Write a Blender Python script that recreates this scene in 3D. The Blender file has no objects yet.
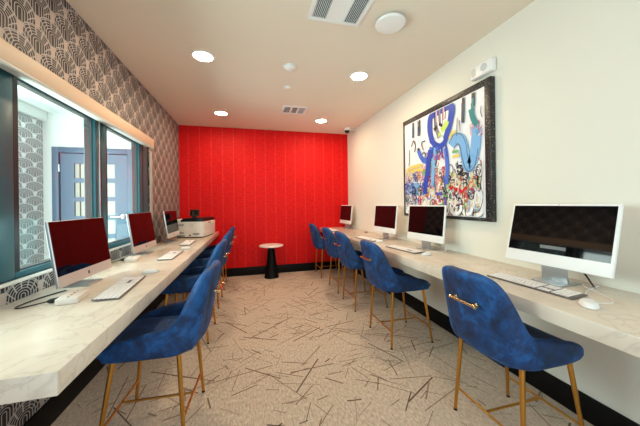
import bpy, bmesh, math, random
from mathutils import Vector, Matrix
C = bpy.context.scene.collection
PI = math.pi
sin, cos = math.sin, math.cos

# ------------------------------------------------------------------ room dimensions (metres)
XL, XR, YB, ZC = -1.154, 1.878, 4.96, 2.632      # left wall, right wall, red back wall, ceiling
YR = -1.3                                        # where the modelled room stops, behind the camera
H, TH = 0.807, 0.07                              # counter height and thickness

# ------------------------------------------------------------------ mesh helpers
class MB:
    """collects shapes, then links them as ONE mesh object"""
    def __init__(s): s.bm = bmesh.new()
    def _new(s, verts, faces, mat=0, smooth=False):
        vs = [s.bm.verts.new(v) for v in verts]
        for f in faces:
            try:
                fc = s.bm.faces.new([vs[i] for i in f]); fc.material_index = mat; fc.smooth = smooth
            except ValueError: pass
        return vs
    def box(s, a, b, mat=0, bev=0, seg=2, M=None):
        t = bmesh.new(); bmesh.ops.create_cube(t, size=1)
        for v in t.verts:
            v.co = Vector([(a[i]+b[i])/2 + v.co[i]*(b[i]-a[i]) for i in range(3)])
        if bev:
            bmesh.ops.bevel(t, geom=t.edges[:], offset=bev, segments=seg, affect='EDGES', profile=0.5)
        s.merge(t, mat, M, bev > 0); return s
    def merge(s, t, mat=0, M=None, smooth=False):
        if M is not None: bmesh.ops.transform(t, matrix=M, verts=t.verts[:])
        m = {}
        for v in t.verts: m[v] = s.bm.verts.new(v.co)
        for f in t.faces:
            try:
                n = s.bm.faces.new([m[v] for v in f.verts]); n.material_index = mat; n.smooth = smooth
            except ValueError: pass
        t.free()
    def tube(s, pts, r, mat=0, n=12, caps=True):
        pts = [Vector(p) for p in pts]; rs = r if isinstance(r, (list, tuple)) else [r]*len(pts)
        rings = []; up = None
        for i, p in enumerate(pts):
            d = (pts[min(i+1, len(pts)-1)] - pts[max(i-1, 0)]).normalized()
            if up is None:
                up = Vector((0, 0, 1)) if abs(d.z) < .9 else Vector((1, 0, 0))
            a = d.cross(up).normalized(); b = a.cross(d).normalized(); up = b
            rings.append([p + (a*cos(2*PI*k/n) + b*sin(2*PI*k/n))*rs[i] for k in range(n)])
        V = [v for R in rings for v in R]
        F = [[i*n+k, i*n+(k+1) % n, (i+1)*n+(k+1) % n, (i+1)*n+k] for i in range(len(pts)-1) for k in range(n)]
        if caps: F += [list(range(n))[::-1], [(len(pts)-1)*n+k for k in range(n)]]
        s._new(V, F, mat, True); return s
    def lathe(s, prof, mat=0, n=40, M=None, smooth=True):
        V = [(r*cos(2*PI*k/n), r*sin(2*PI*k/n), z) for r, z in prof for k in range(n)]
        F = [[i*n+k, i*n+(k+1) % n, (i+1)*n+(k+1) % n, (i+1)*n+k] for i in range(len(prof)-1) for k in range(n)]
        F += [list(range(n))[::-1], [(len(prof)-1)*n+k for k in range(n)]]
        if M is not None: V = [M @ Vector(v) for v in V]
        s._new(V, F, mat, smooth); return s
    def prism(s, poly, h0, h1, mat=0, M=None):
        n = len(poly); V = [(x, y, h0) for x, y in poly] + [(x, y, h1) for x, y in poly]
        if M is not None: V = [M @ Vector(v) for v in V]
        F = [list(range(n))[::-1], [n+k for k in range(n)]] + [[k, (k+1) % n, n+(k+1) % n, n+k] for k in range(n)]
        s._new(V, F, mat); return s
    def build(s, name, mats, parent=None, kind=None, sub=0, recalc=True, autosmooth=True):
        if recalc: bmesh.ops.recalc_face_normals(s.bm, faces=s.bm.faces[:])
        me = bpy.data.meshes.new(name); s.bm.to_mesh(me); s.bm.free()
        for m in (mats if isinstance(mats, (list, tuple)) else [mats]): me.materials.append(m)
        o = bpy.data.objects.new(name, me); C.objects.link(o)
        if parent: o.parent = parent
        if kind: o['kind'] = kind
        if sub:
            md = o.modifiers.new('sub', 'SUBSURF'); md.levels = sub; md.render_levels = sub
        elif autosmooth:
            try: me.set_sharp_from_angle(angle=math.radians(38))
            except Exception: pass
        return o

def tag(o, label=None, cat=None, group=None, kind=None):
    for k, v in (('label', label), ('category', cat), ('group', group), ('kind', kind)):
        if v: o[k] = v
    return o
def thing(name, label, cat, loc=(0, 0, 0), rz=0, group=None):
    o = bpy.data.objects.new(name, None); o.empty_display_size = .05; C.objects.link(o)
    o.location = loc; o.rotation_euler = (0, 0, rz)
    return tag(o, label, cat, group)
def kids(o): return [c for c in bpy.data.objects if c.parent == o]
def dup(o, parent=None):
    c = o.copy(); C.objects.link(c)
    if parent: c.parent = parent
    for k in kids(o): dup(k, c)
    return c

# ------------------------------------------------------------------ material helpers
def lin(r, g, b):
    f = lambda v: (v/255/12.92) if v/255 <= .04045 else ((v/255+.055)/1.055)**2.4
    return (f(r), f(g), f(b), 1)
def mat(name, col, rough=.5, metal=0, **kw):
    m = bpy.data.materials.new(name); m.use_nodes = True
    b = m.node_tree.nodes['Principled BSDF']
    b.inputs['Base Color'].default_value = col if len(col) == 4 else (*col, 1)
    b.inputs['Roughness'].default_value = rough; b.inputs['Metallic'].default_value = metal
    for k, v in kw.items(): b.inputs[k.replace('_', ' ')].default_value = v
    return m
class NG:
    """short-hand for node graphs"""
    def __init__(s, m): s.t = m.node_tree; s.n = s.t.nodes; s.l = s.t.links; s.b = s.n['Principled BSDF']
    def add(s, typ, **kw):
        x = s.n.new(typ)
        for k, v in kw.items(): setattr(x, k, v)
        return x
    def m(s, op, a, b=None, c=None):
        x = s.add('ShaderNodeMath', operation=op)
        for i, v in enumerate((a, b, c)):
            if v is None: continue
            if isinstance(v, (int, float)): x.inputs[i].default_value = v
            else: s.l.new(v, x.inputs[i])
        return x.outputs[0]
    def pos(s):
        g = s.add('ShaderNodeNewGeometry'); x = s.add('ShaderNodeSeparateXYZ'); s.l.new(g.outputs['Position'], x.inputs[0])
        return g.outputs['Position'], x.outputs
    def objc(s):
        return s.add('ShaderNodeTexCoord').outputs['Object']
    def noise(s, vec, scale, detail=3, rough=.5, dist=0):
        x = s.add('ShaderNodeTexNoise'); s.l.new(vec, x.inputs['Vector'])
        x.inputs['Scale'].default_value = scale; x.inputs['Detail'].default_value = detail
        x.inputs['Roughness'].default_value = rough; x.inputs['Distortion'].default_value = dist
        return x.outputs['Fac']
    def mapping(s, vec, scale=(1, 1, 1), rot=(0, 0, 0)):
        x = s.add('ShaderNodeMapping'); s.l.new(vec, x.inputs['Vector'])
        x.inputs['Scale'].default_value = scale; x.inputs['Rotation'].default_value = rot
        return x.outputs[0]
    def ramp(s, fac, stops):
        x = s.add('ShaderNodeValToRGB'); s.l.new(fac, x.inputs[0]); e = x.color_ramp.elements
        while len(e) < len(stops): e.new(.5)
        for el, (p, c) in zip(e, stops): el.position = p; el.color = c if len(c) == 4 else (*c, 1)
        return x.outputs[0]
    def mix(s, fac, a, b):
        x = s.add('ShaderNodeMix', data_type='RGBA')
        for sock, v in ((x.inputs[0], fac), (x.inputs[6], a), (x.inputs[7], b)):
            if isinstance(v, (int, float)): sock.default_value = v
            elif isinstance(v, tuple): sock.default_value = v
            else: s.l.new(v, sock)
        return x.outputs[2]
    def base(s, v): s.l.new(v, s.b.inputs['Base Color'])
    def bump(s, h, strength=.2, dist=.01):
        x = s.add('ShaderNodeBump'); x.inputs['Strength'].default_value = strength; x.inputs['Distance'].default_value = dist
        s.l.new(h, x.inputs['Height']); s.l.new(x.outputs[0], s.b.inputs['Normal'])

def emis(name, col, strength):
    m = mat(name, col); b = m.node_tree.nodes['Principled BSDF']
    b.inputs['Emission Color'].default_value = col if len(col) == 4 else (*col, 1)
    b.inputs['Emission Strength'].default_value = strength
    return m

def scallop(name, dark, light, pod, W=.24, rough=.55, stretch=1.0, plain=False):
    """shell-scale wallpaper: overlapping fans of fine black and white bars over a pale foot"""
    m = mat(name, dark, rough); g = NG(m); _, P = g.pos(); M = g.m
    R, rh = .5, .446
    y = M('ADD', M('DIVIDE', M('SUBTRACT', P[1], 1.79), W*stretch), M('DIVIDE', P[0], W*stretch))
    z = M('DIVIDE', M('SUBTRACT', P[2], .82 - .0), W)
    k0 = M('CEIL', M('DIVIDE', M('SUBTRACT', z, R), rh))
    def row(k):
        off = M('MULTIPLY', M('FLOORED_MODULO', k, 2.0), .5)
        yy = M('ADD', y, off)
        dx = M('SUBTRACT', M('FLOORED_MODULO', M('ADD', yy, .5), 1.0), .5)
        dz = M('SUBTRACT', z, M('MULTIPLY', k, rh))
        dz = M('MULTIPLY', dz, M('ADD', 1.0, M('MULTIPLY', M('GREATER_THAN', dz, 0.0), .38)))   # flat-topped domes
        d = M('SQRT', M('ADD', M('MULTIPLY', dx, dx), M('MULTIPLY', dz, dz)))
        return dx, dz, d
    r0, r1, r2 = row(k0), row(M('ADD', k0, 1.0)), row(M('ADD', k0, 2.0))
    in0, in1 = M('LESS_THAN', r0[2], R), M('LESS_THAN', r1[2], R)
    def sel(i):
        b = M('ADD', M('MULTIPLY', r1[i], in1), M('MULTIPLY', r2[i], M('SUBTRACT', 1.0, in1)))
        return M('ADD', M('MULTIPLY', r0[i], in0), M('MULTIPLY', b, M('SUBTRACT', 1.0, in0)))
    dx, dz, d = sel(0), sel(1), sel(2)
    fz = M('ADD', dz, rh)                       # height over the fan's foot
    up = M('MAXIMUM', dz, 0.0); dn = M('MAXIMUM', M('MULTIPLY', dz, -1.0), 0.0)
    wd = M('SUBTRACT', 1.0, M('MULTIPLY', dn, .12))                     # the fan narrows towards its foot
    ax = M('DIVIDE', M('ABSOLUTE', dx), M('MAXIMUM', wd, .12))
    q = M('SQRT', M('ADD', M('MULTIPLY', ax, ax), M('MULTIPLY', up, up)))  # nested arches, .5 at the rim
    th = M('ARCTAN2', dx, M('ADD', dz, .30))
    arch = M('GREATER_THAN', M('SINE', M('MULTIPLY', q, 2*PI*13)), -.62)
    rays = M('GREATER_THAN', M('SINE', M('MULTIPLY', th, 21.0)), -.8)
    outer = M('GREATER_THAN', q, .20)
    black = M('MULTIPLY', arch, M('MAXIMUM', rays, M('SUBTRACT', 1.0, outer)))
    black = M('MULTIPLY', black, M('LESS_THAN', q, .468))
    if plain: black = M('MULTIPLY', M('LESS_THAN', q, .445), M('GREATER_THAN', M('SINE', M('MULTIPLY', q, 2*PI*9)), -.8))
    # pale drop-shaped pod standing in every cusp between two fans
    kp = M('ROUND', M('DIVIDE', M('SUBTRACT', z, .04), rh)); o2 = M('MULTIPLY', M('FLOORED_MODULO', kp, 2.0), .5)
    pdx = M('SUBTRACT', M('FLOORED_MODULO', M('ADD', M('ADD', y, o2), 1.0), 1.0), .5)
    pz = M('SUBTRACT', M('SUBTRACT', z, M('MULTIPLY', kp, rh)), .04)
    wdt = M('ADD', .085, M('MULTIPLY', pz, .20))
    e = M('ADD', M('POWER', M('ABSOLUTE', M('DIVIDE', pdx, wdt)), 2.0), M('POWER', M('ABSOLUTE', M('DIVIDE', pz, .155)), 2.0))
    inpod = M('LESS_THAN', e, 1.0)
    c = g.mix(black, light, dark); c = g.mix(inpod, c, pod)
    g.base(c); return m

# ------------------------------------------------------------------ materials
MT = {}
def build_mats():
    T = MT
    m = mat('ceiling_paint', lin(228, 217, 200), .9); T['ceiling'] = m
    m = mat('wall_paint', lin(228, 226, 214), .75); g = NG(m); p, _ = g.pos()
    g.bump(g.noise(p, 220, 2), .05, .002); T['wall'] = m
    # red wallcovering: woven panels with paler vertical seams
    m = mat('red_wallcovering', lin(225, 8, 10), .6, 0, Specular_IOR_Level=.25); g = NG(m); p, P = g.pos(); M = g.m
    fx = M('FLOORED_MODULO', M('DIVIDE', P[0], .184), 1.0)
    seam = M('LESS_THAN', M('ABSOLUTE', M('SUBTRACT', fx, .5)), .045)
    dots = M('GREATER_THAN', g.noise(g.mapping(p, (40, 1, 60)), 1, 1), .44)
    fx2 = M('FLOORED_MODULO', M('DIVIDE', P[0], .0275), 1.0)
    wv = M('GREATER_THAN', M('MULTIPLY', M('SINE', M('MULTIPLY', P[2], 2*PI/.026)), M('SINE', M('MULTIPLY', P[0], 2*PI/.055))), .35)
    n = g.noise(g.mapping(p, (9, 1, 30)), 1.6, 3)
    c = g.ramp(n, [(.35, lin(206, 4, 7)), (.65, lin(230, 9, 9))])
    c = g.mix(M('MULTIPLY', wv, .4), c, lin(180, 2, 6))
    c = g.mix(M('MULTIPLY', M('MULTIPLY', seam, dots), .34), c, lin(236, 84, 60))
    g.base(c); T['red'] = m
    T['wallpaper'] = scallop('scallop_wallpaper', lin(14, 12, 13), lin(182, 175, 172), lin(190, 174, 164))
    T['pale_paper'] = scallop('pale_scallop_wallpaper', lin(146, 154, 154), lin(226, 230, 228), lin(244, 246, 244), W=.195, stretch=1.65, plain=True)
    # carpet
    m = mat('carpet', lin(186, 160, 138), .95); g = NG(m); p, P = g.pos(); M = g.m
    n1 = g.noise(g.mapping(p, (1, .35, 1)), 90, 4, .7); n2 = g.noise(p, 1.3, 3)
    c = g.ramp(n1, [(.3, lin(168, 152, 134)), (.5, lin(204, 189, 170)), (.7, lin(230, 216, 198))])
    c = g.mix(M('MULTIPLY', n2, .3), c, lin(190, 172, 153)); g.base(c); g.bump(n1, .35, .004); T['carpet'] = m
    for i, cc in enumerate(((112, 92, 76), (134, 113, 95), (156, 134, 114))):
        T['fleck%d' % i] = mat('carpet_line', lin(*cc), .95)
    # quartz
    m = mat('quartz', lin(236, 228, 214), .22, 0, Specular_IOR_Level=.35); g = NG(m); p, P = g.pos(); M = g.m
    w1 = g.noise(p, 1.5, 4, .6, 1.2)
    v1 = M('SMOOTH_MIN', M('MULTIPLY', M('ABSOLUTE', M('SUBTRACT', w1, .5)), 60.0), 1.0, .15)
    w2 = g.noise(g.mapping(p, (1, 1, 1), (.4, .2, 1.1)), 2.8, 5, .6, 1.8)
    v2 = M('SMOOTH_MIN', M('MULTIPLY', M('ABSOLUTE', M('SUBTRACT', w2, .52)), 70.0), 1.0, .15)
    br = g.noise(p, 2.3, 2); br = g.ramp(br, [(.5, (0, 0, 0)), (.6, (1, 1, 1))])
    c0 = g.ramp(g.noise(p, 5, 4), [(.3, lin(214, 200, 183)), (.7, lin(226, 215, 199))])
    c = g.mix(M('MULTIPLY', M('SUBTRACT', 1.0, v1), .22), c0, lin(150, 138, 126))
    f2 = M('MULTIPLY', M('MULTIPLY', M('SUBTRACT', 1.0, v2), br), .32)
    c = g.mix(f2, c, lin(168, 150, 132)); g.base(c); T['quartz'] = m
    # velvet
    m = mat('blue_velvet', lin(14, 52, 120), .62); g = NG(m); p = g.objc()
    n = g.noise(p, 6.5, 4, .62, .9); n2 = g.noise(p, 24, 3, .6, .5)
    c = g.ramp(g.m('ADD', g.m('MULTIPLY', n, .75), g.m('MULTIPLY', n2, .25)),
               [(.36, lin(2, 26, 54)), (.5, lin(3, 50, 100)), (.64, lin(10, 86, 152))])
    g.base(c)
    g.b.inputs['Sheen Weight'].default_value = .16; g.b.inputs['Sheen Roughness'].default_value = .35
    g.b.inputs['Sheen Tint'].default_value = lin(90, 170, 255); T['velvet'] = m
    T['gold'] = mat('brushed_gold', lin(205, 152, 74), .28, 1)
    T['brass'] = mat('pale_brass', lin(226, 196, 150), .2, 1)
    T['black'] = mat('black_plastic', lin(20, 20, 22), .35)
    T['matte_black'] = mat('black_baseboard', lin(6, 6, 7), .5, 0, Specular_IOR_Level=.2)
    T['foot'] = mat('dark_glide', lin(24, 20, 18), .6)
    T['white'] = mat('white_plastic', lin(236, 236, 234), .35)
    T['offwhite'] = mat('warm_white_plastic', lin(230, 224, 214), .4)
    T['silver'] = mat('silver_aluminium', lin(206, 208, 210), .32, .85)
    T['chin'] = mat('satin_aluminium', lin(214, 206, 200), .38, .35)
    T['steel'] = mat('stand_aluminium', lin(186, 192, 196), .3, .8)
    T['screen'] = mat('dark_screen_glass', lin(9, 8, 9), .04, 0, Specular_IOR_Level=.42)
    T['key'] = mat('white_key', lin(240, 238, 236), .5)
    T['kb'] = mat('keyboard_tray', lin(112, 104, 100), .4, .3)
    T['emblem'] = mat('dark_grey_emblem', lin(70, 66, 66), .4)
    T['frame'] = mat('slate_teal_frame', lin(34, 88, 100), .35)
    T['frame_dark'] = mat('dark_gasket', lin(24, 30, 34), .5)
    T['grey_trim'] = mat('grey_trim', lin(176, 178, 172), .6)
    T['sill'] = mat('sill_paint', lin(226, 222, 214), .5)
    T['fascia'] = mat('tan_shade_fascia', lin(226, 200, 172), .5)
    T['hem'] = mat('pale_hem_bar', lin(206, 206, 198), .4)
    T['groove'] = mat('dark_groove', lin(60, 56, 46), .6)
    T['vestibule'] = mat('white_vestibule_paint', lin(238, 242, 240), .8)
    T['door'] = mat('slate_blue_door', lin(66, 106, 130), .4)
    T['door_edge'] = mat('door_shadow_gap', lin(30, 38, 46), .6)
    T['door_pane'] = mat('frosted_door_pane', lin(168, 170, 158), .25)
    T['chrome'] = mat('satin_chrome', lin(226, 228, 230), .25, .8)
    T['tan_floor'] = mat('vestibule_floor', lin(150, 150, 146), .5)
    T['vent'] = mat('white_grille', lin(236, 238, 236), .5)
    T['duct'] = mat('dark_duct', lin(38, 40, 42), .8)
    T['louver'] = mat('grey_louver', lin(196, 202, 204), .5)
    T['lamp'] = emis('downlight_lens', (1, .77, .52), 1); T['lamp'].node_tree.nodes['Principled BSDF'].inputs['Emission Strength'].default_value = LAMP
    T['tabletop'] = mat('white_table_top', lin(236, 230, 222), .3)
    T['glass'] = bpy.data.materials.new('window_glass'); T['glass'].use_nodes = True
    t = T['glass'].node_tree; t.nodes.clear()
    o = t.nodes.new('ShaderNodeOutputMaterial'); mx = t.nodes.new('ShaderNodeMixShader')
    tr = t.nodes.new('ShaderNodeBsdfTransparent'); tr.inputs[0].default_value = (.90, .975, .965, 1)
    gl = t.nodes.new('ShaderNodeBsdfGlossy'); gl.inputs['Roughness'].default_value = .0
    # thin pane: Schlick reflectance, the same on both faces
    ge = t.nodes.new('ShaderNodeNewGeometry'); dt = t.nodes.new('ShaderNodeVectorMath'); dt.operation = 'DOT_PRODUCT'
    t.links.new(ge.outputs['Normal'], dt.inputs[0]); t.links.new(ge.outputs['Incoming'], dt.inputs[1])
    def mm(op, a, b=None):
        x = t.nodes.new('ShaderNodeMath'); x.operation = op
        for i, v in enumerate((a, b)):
            if v is None: continue
            if isinstance(v, (int, float)): x.inputs[i].default_value = v
            else: t.links.new(v, x.inputs[i])
        return x.outputs[0]
    q = mm('POWER', mm('SUBTRACT', 1.0, mm('ABSOLUTE', dt.outputs['Value'])), 5.0)
    fac = mm('ADD', mm('MULTIPLY', q, .96), .04)
    t.links.new(fac, mx.inputs[0]); t.links.new(tr.outputs[0], mx.inputs[1]); t.links.new(gl.outputs[0], mx.inputs[2]); t.links.new(mx.outputs[0], o.inputs[0])
    # painting
    for k, c in dict(canvas=(232, 236, 240), blue=(40, 74, 178), blue2=(70, 112, 206), sky=(120, 176, 226), black=(22, 22, 28), slate=(58, 76, 104),
                     teal=(22, 132, 140), yel=(226, 206, 110), green=(110, 180, 110), lime=(196, 224, 110), grey=(130, 128, 146), pink=(216, 168, 186),
                     pinkh=(226, 60, 130), purple=(92, 84, 170), red=(206, 40, 48), white=(240, 240, 240), face=(40, 40, 50), orange=(226, 132, 80), cream=(226, 210, 180)).items():
        T['p_'+k] = mat('paint_'+k, lin(*c), .45)
    m = mat('speckled_black_frame', lin(22, 22, 24), .4); g = NG(m); p, _ = g.pos()
    g.base(g.ramp(g.noise(p, 85, 3, .7), [(.6, lin(20, 20, 22)), (.68, lin(170, 170, 170))])); T['pframe'] = m

PAINT=[('white',0.22,[(0.675,2.167),(0.673,2.039),(0.671,1.931)]),
('blue',0.075,[(0.551,1.898),(0.513,2.022),(0.516,2.136),(0.556,2.171),(0.689,2.182),(0.792,2.185),(0.83,2.143),(0.816,2.073),(0.788,1.987),(0.74,1.885)]),
('blue',0.06,[(0.52,1.957),(0.566,1.884),(0.654,1.83),(0.725,1.854),(0.774,1.934)]),
('blue2',0.055,[(0.534,1.85),(0.5,1.762),(0.45,1.717),(0.4,1.736),(0.348,1.788),(0.31,1.862)]),
('blue',0.07,[(0.518,1.822),(0.483,1.701),(0.464,1.576),(0.428,1.451),(0.427,1.364)]),
('blue2',0.05,[(0.738,1.798),(0.756,1.679),(0.761,1.563),(0.746,1.449)]),
('sky',0.05,[(0.58,1.83),(0.561,1.648),(0.542,1.443)]),
('blue',0.02,[(0.565,1.854),(0.547,1.733)]),
('blue2',0.02,[(0.625,1.831),(0.623,1.7)]),
('blue',0.02,[(0.683,1.829),(0.695,1.708)]),
('blue',0.02,[(0.739,1.846),(0.763,1.707)]),
('sky',0.1,[(0.817,1.801),(0.868,1.854),(0.928,1.84),(0.962,1.779),(0.978,1.688),(1.004,1.596),(1.036,1.583),(1.069,1.646),(1.091,1.735),(1.103,1.824)]),
('black',0.006,[(0.792,1.834),(0.857,1.894),(0.941,1.877),(0.99,1.79),(1.006,1.7),(1.016,1.655)]),
('black',0.006,[(0.842,1.758),(0.892,1.803),(0.927,1.768),(0.949,1.666),(0.987,1.563),(1.036,1.54),(1.089,1.592),(1.121,1.72)]),
('sky',0.055,[(1.082,1.804),(1.093,1.868),(1.123,1.877)]),
('sky',0.016,[(1.067,1.85),(1.057,1.912)]),
('sky',0.016,[(1.088,1.861),(1.089,1.928)]),
('sky',0.016,[(1.113,1.863),(1.119,1.928)]),
('sky',0.016,[(1.133,1.841),(1.153,1.885)]),
('sky',0.016,[(1.142,1.814),(1.171,1.831)]),
('red',0.005,[(1.051,1.837),(1.041,1.916),(1.063,1.936),(1.078,1.889),(1.084,1.946),(1.104,1.94),(1.107,1.89),(1.119,1.944),(1.134,1.931),(1.133,1.866),(1.163,1.899),(1.172,1.88),(1.147,1.821),(1.181,1.837)]),
('teal',0.05,[(1.049,2.068),(1.064,2.003),(1.084,1.955),(1.114,1.913)]),
('teal',0.03,[(1.066,2.113),(1.07,2.035)]),
('black',0.03,[(0.969,2.197),(0.968,2.14)]),
('slate',0.03,[(0.968,2.14),(0.962,1.974)]),
('black',0.012,[(0.954,2.154),(0.949,1.986)]),
('black',0.035,[(1.078,2.21),(1.075,2.152)]),
('teal',0.03,[(1.075,2.152),(1.071,2.094)]),
('black',0.01,[(1.091,2.204),(1.086,2.08)]),
('slate',0.035,[(0.222,2.191),(0.215,2.02)]),
('black',0.02,[(0.342,2.189),(0.337,2.124)]),
('slate',0.04,[(0.333,2.125),(0.327,2.015)]),
('black',0.014,[(0.313,2.187),(0.309,2.02)]),
('black',0.01,[(0.14,1.896),(0.138,1.778),(0.126,1.708)]),
('black',0.014,[(0.181,1.923),(0.222,1.984),(0.259,1.918),(0.238,1.853)]),
('black',0.012,[(0.402,1.844),(0.369,1.928),(0.438,1.934)]),
('black',0.03,[(0.295,1.865),(0.332,1.869)]),
('black',0.007,[(0.896,2.039),(0.887,1.877)]),
('black',0.007,[(0.919,2.013),(0.929,1.912)]),
('black',0.006,[(1.156,2.056),(1.15,2.009),(1.164,1.963)]),
('yel',0.035,[(0.093,1.641),(0.156,1.68),(0.273,1.688),(0.364,1.686)]),
('yel',0.03,[(0.175,1.631),(0.29,1.64),(0.398,1.627)]),
('green',0.03,[(0.379,1.575),(0.432,1.623)]),
('yel',0.03,[(0.793,1.872),(0.819,1.913),(0.87,1.927)]),
('green',0.025,[(0.829,1.742),(0.903,1.737)]),
('yel',0.025,[(0.828,1.696),(0.914,1.699)]),
('grey',0.05,[(0.601,2.141),(0.614,2.026),(0.656,1.924)]),
('pink',0.02,[(0.617,2.196),(0.622,2.084)]),
('grey',0.03,[(0.661,2.202),(0.673,2.049)]),
('pink',0.025,[(0.718,2.202),(0.722,2.073)]),
('black',0.008,[(0.587,2.196),(0.599,2.05)]),
('black',0.008,[(0.647,2.206),(0.658,2.033)]),
('black',0.008,[(0.704,2.206),(0.708,2.039)]),
('black',0.008,[(0.752,2.209),(0.743,2.077)]),
('lime',0.06,[(0.686,1.976),(0.742,2.01),(0.769,2.05)]),
('lime',0.04,[(0.642,1.948),(0.685,1.947)]),
('black',0.05,[(0.592,2.042),(0.614,2.005)]),
('black',0.03,[(0.659,2.053),(0.701,2.021)]),
('red',0.008,[(0.564,1.771),(0.593,1.705),(0.624,1.761),(0.652,1.696),(0.682,1.76),(0.722,1.684)]),
('red',0.022,[(0.785,1.427),(0.81,1.398),(0.836,1.424)]),
('red',0.022,[(0.849,1.405),(0.873,1.376),(0.885,1.403)]),
('red',0.025,[(0.909,1.392),(0.944,1.364),(0.979,1.397),(1.001,1.387)]),
('pinkh',0.03,[(0.645,1.306),(0.652,1.286)]),
('purple',0.03,[(0.587,1.369),(0.631,1.357),(0.689,1.365)]),
('purple',0.03,[(0.73,1.315),(0.741,1.179)]),
('purple',0.02,[(0.706,1.54),(0.731,1.412)]),
('white',0.03,[(1.168,1.613),(1.176,1.491),(1.165,1.403),(1.183,1.321),(1.163,1.224),(1.133,1.174),(1.093,1.164)]),
('black',0.006,[(1.149,1.616),(1.157,1.517),(1.141,1.421),(1.164,1.321),(1.143,1.232),(1.103,1.19),(1.051,1.18)]),
('white',0.03,[(0.795,1.247),(0.807,1.19),(0.857,1.164),(0.918,1.193),(0.93,1.247)]),
('white',0.03,[(0.941,1.212),(0.975,1.168),(1.03,1.179),(1.052,1.231)]),
('black',0.007,[(0.782,1.266),(0.787,1.18),(0.856,1.136),(0.929,1.167),(0.953,1.23)]),
('black',0.007,[(0.976,1.23),(0.986,1.151),(1.051,1.146),(1.073,1.214)]),
('face',0.012,[(0.617,1.782),(0.668,1.772)]),
]
SKY, EXPOSURE = .35, 0.5
# ------------------------------------------------------------------ tunables for the light
LAMP = 130.0
DAY = 190.0
REAR = 30.0
build_mats()
T = MT
rnd = random.Random(7)

# ------------------------------------------------------------------ the setting
def struct(name, mb, m, parent=None, **kw): return mb.build(name, m, parent, kind='structure', **kw)
# carpet: one flat mesh, with woven line flecks lying in its pile
b = MB(); b.box((XL-.25, YR, -.05), (XR+.2, YB+.2, 0))
for i in range(950):
    x, y = rnd.uniform(XL+.02, XR-.02), rnd.uniform(.5, YB-.05)
    a = rnd.choice((rnd.gauss(.5, .35), rnd.gauss(2.3, .4), rnd.uniform(0, PI)))
    L = rnd.choice((.07, .10, .13, .18, .25, .38))*rnd.uniform(.8, 1.2); w = rnd.choice((.0022, .0028, .0036, .0048, .0066))
    dx, dy = cos(a)*L/2, sin(a)*L/2; nx, ny = -sin(a)*w, cos(a)*w; z = .0006+.0002*(i % 3)
    pts = [(x-dx-nx, y-dy-ny, z), (x+dx-nx, y+dy-ny, z), (x+dx+nx*.6, y+dy+ny*.6, z), (x-dx+nx*.6, y-dy+ny*.6, z)]
    if any(not (XL < p[0] < XR and p[1] < YB) for p in pts): continue
    b._new(pts, [(0, 1, 2, 3)], 1+(i % 3))
struct('floor', b, [T['carpet'], T['fleck0'], T['fleck1'], T['fleck2']])
b = MB(); b.box((XL-.2, YR, ZC), (XR+.2, YB+.2, ZC+.08)); struct('ceiling', b, T['ceiling'])
b = MB(); b.box((XR, YR, 0), (XR+.15, YB+.15, ZC)); struct('wall_right', b, T['wall'])
b = MB(); b.box((XL-.15, YB, 0), (XR, YB+.15, ZC)); struct('wall_back', b, T['red'])
WY0, WY1, WZ0, WZ1 = .70, 3.57, .912, 2.03          # window opening in the left wall
b = MB()
b.box((XL-.15, YR, 0), (XL, YB, WZ0)); b.box((XL-.15, YR, WZ1), (XL, YB, ZC))
b.box((XL-.15, YR, WZ0), (XL, WY0, WZ1)); b.box((XL-.15, WY1, WZ0), (XL, YB, WZ1))
struct('wall_left', b, T['wallpaper'])
for nm, a, c in (('baseboard_right', (XR-.012, YR, 0), (XR, YB, .15)), ('baseboard_left', (XL, YR, 0), (XL+.012, YB, .15)), ('baseboard_back', (XL+.012, YB-.012, 0), (XR-.012, YB, .15))):
    b = MB(); b.box(a, c, bev=.003); struct(nm, b, T['matte_black'])
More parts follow.
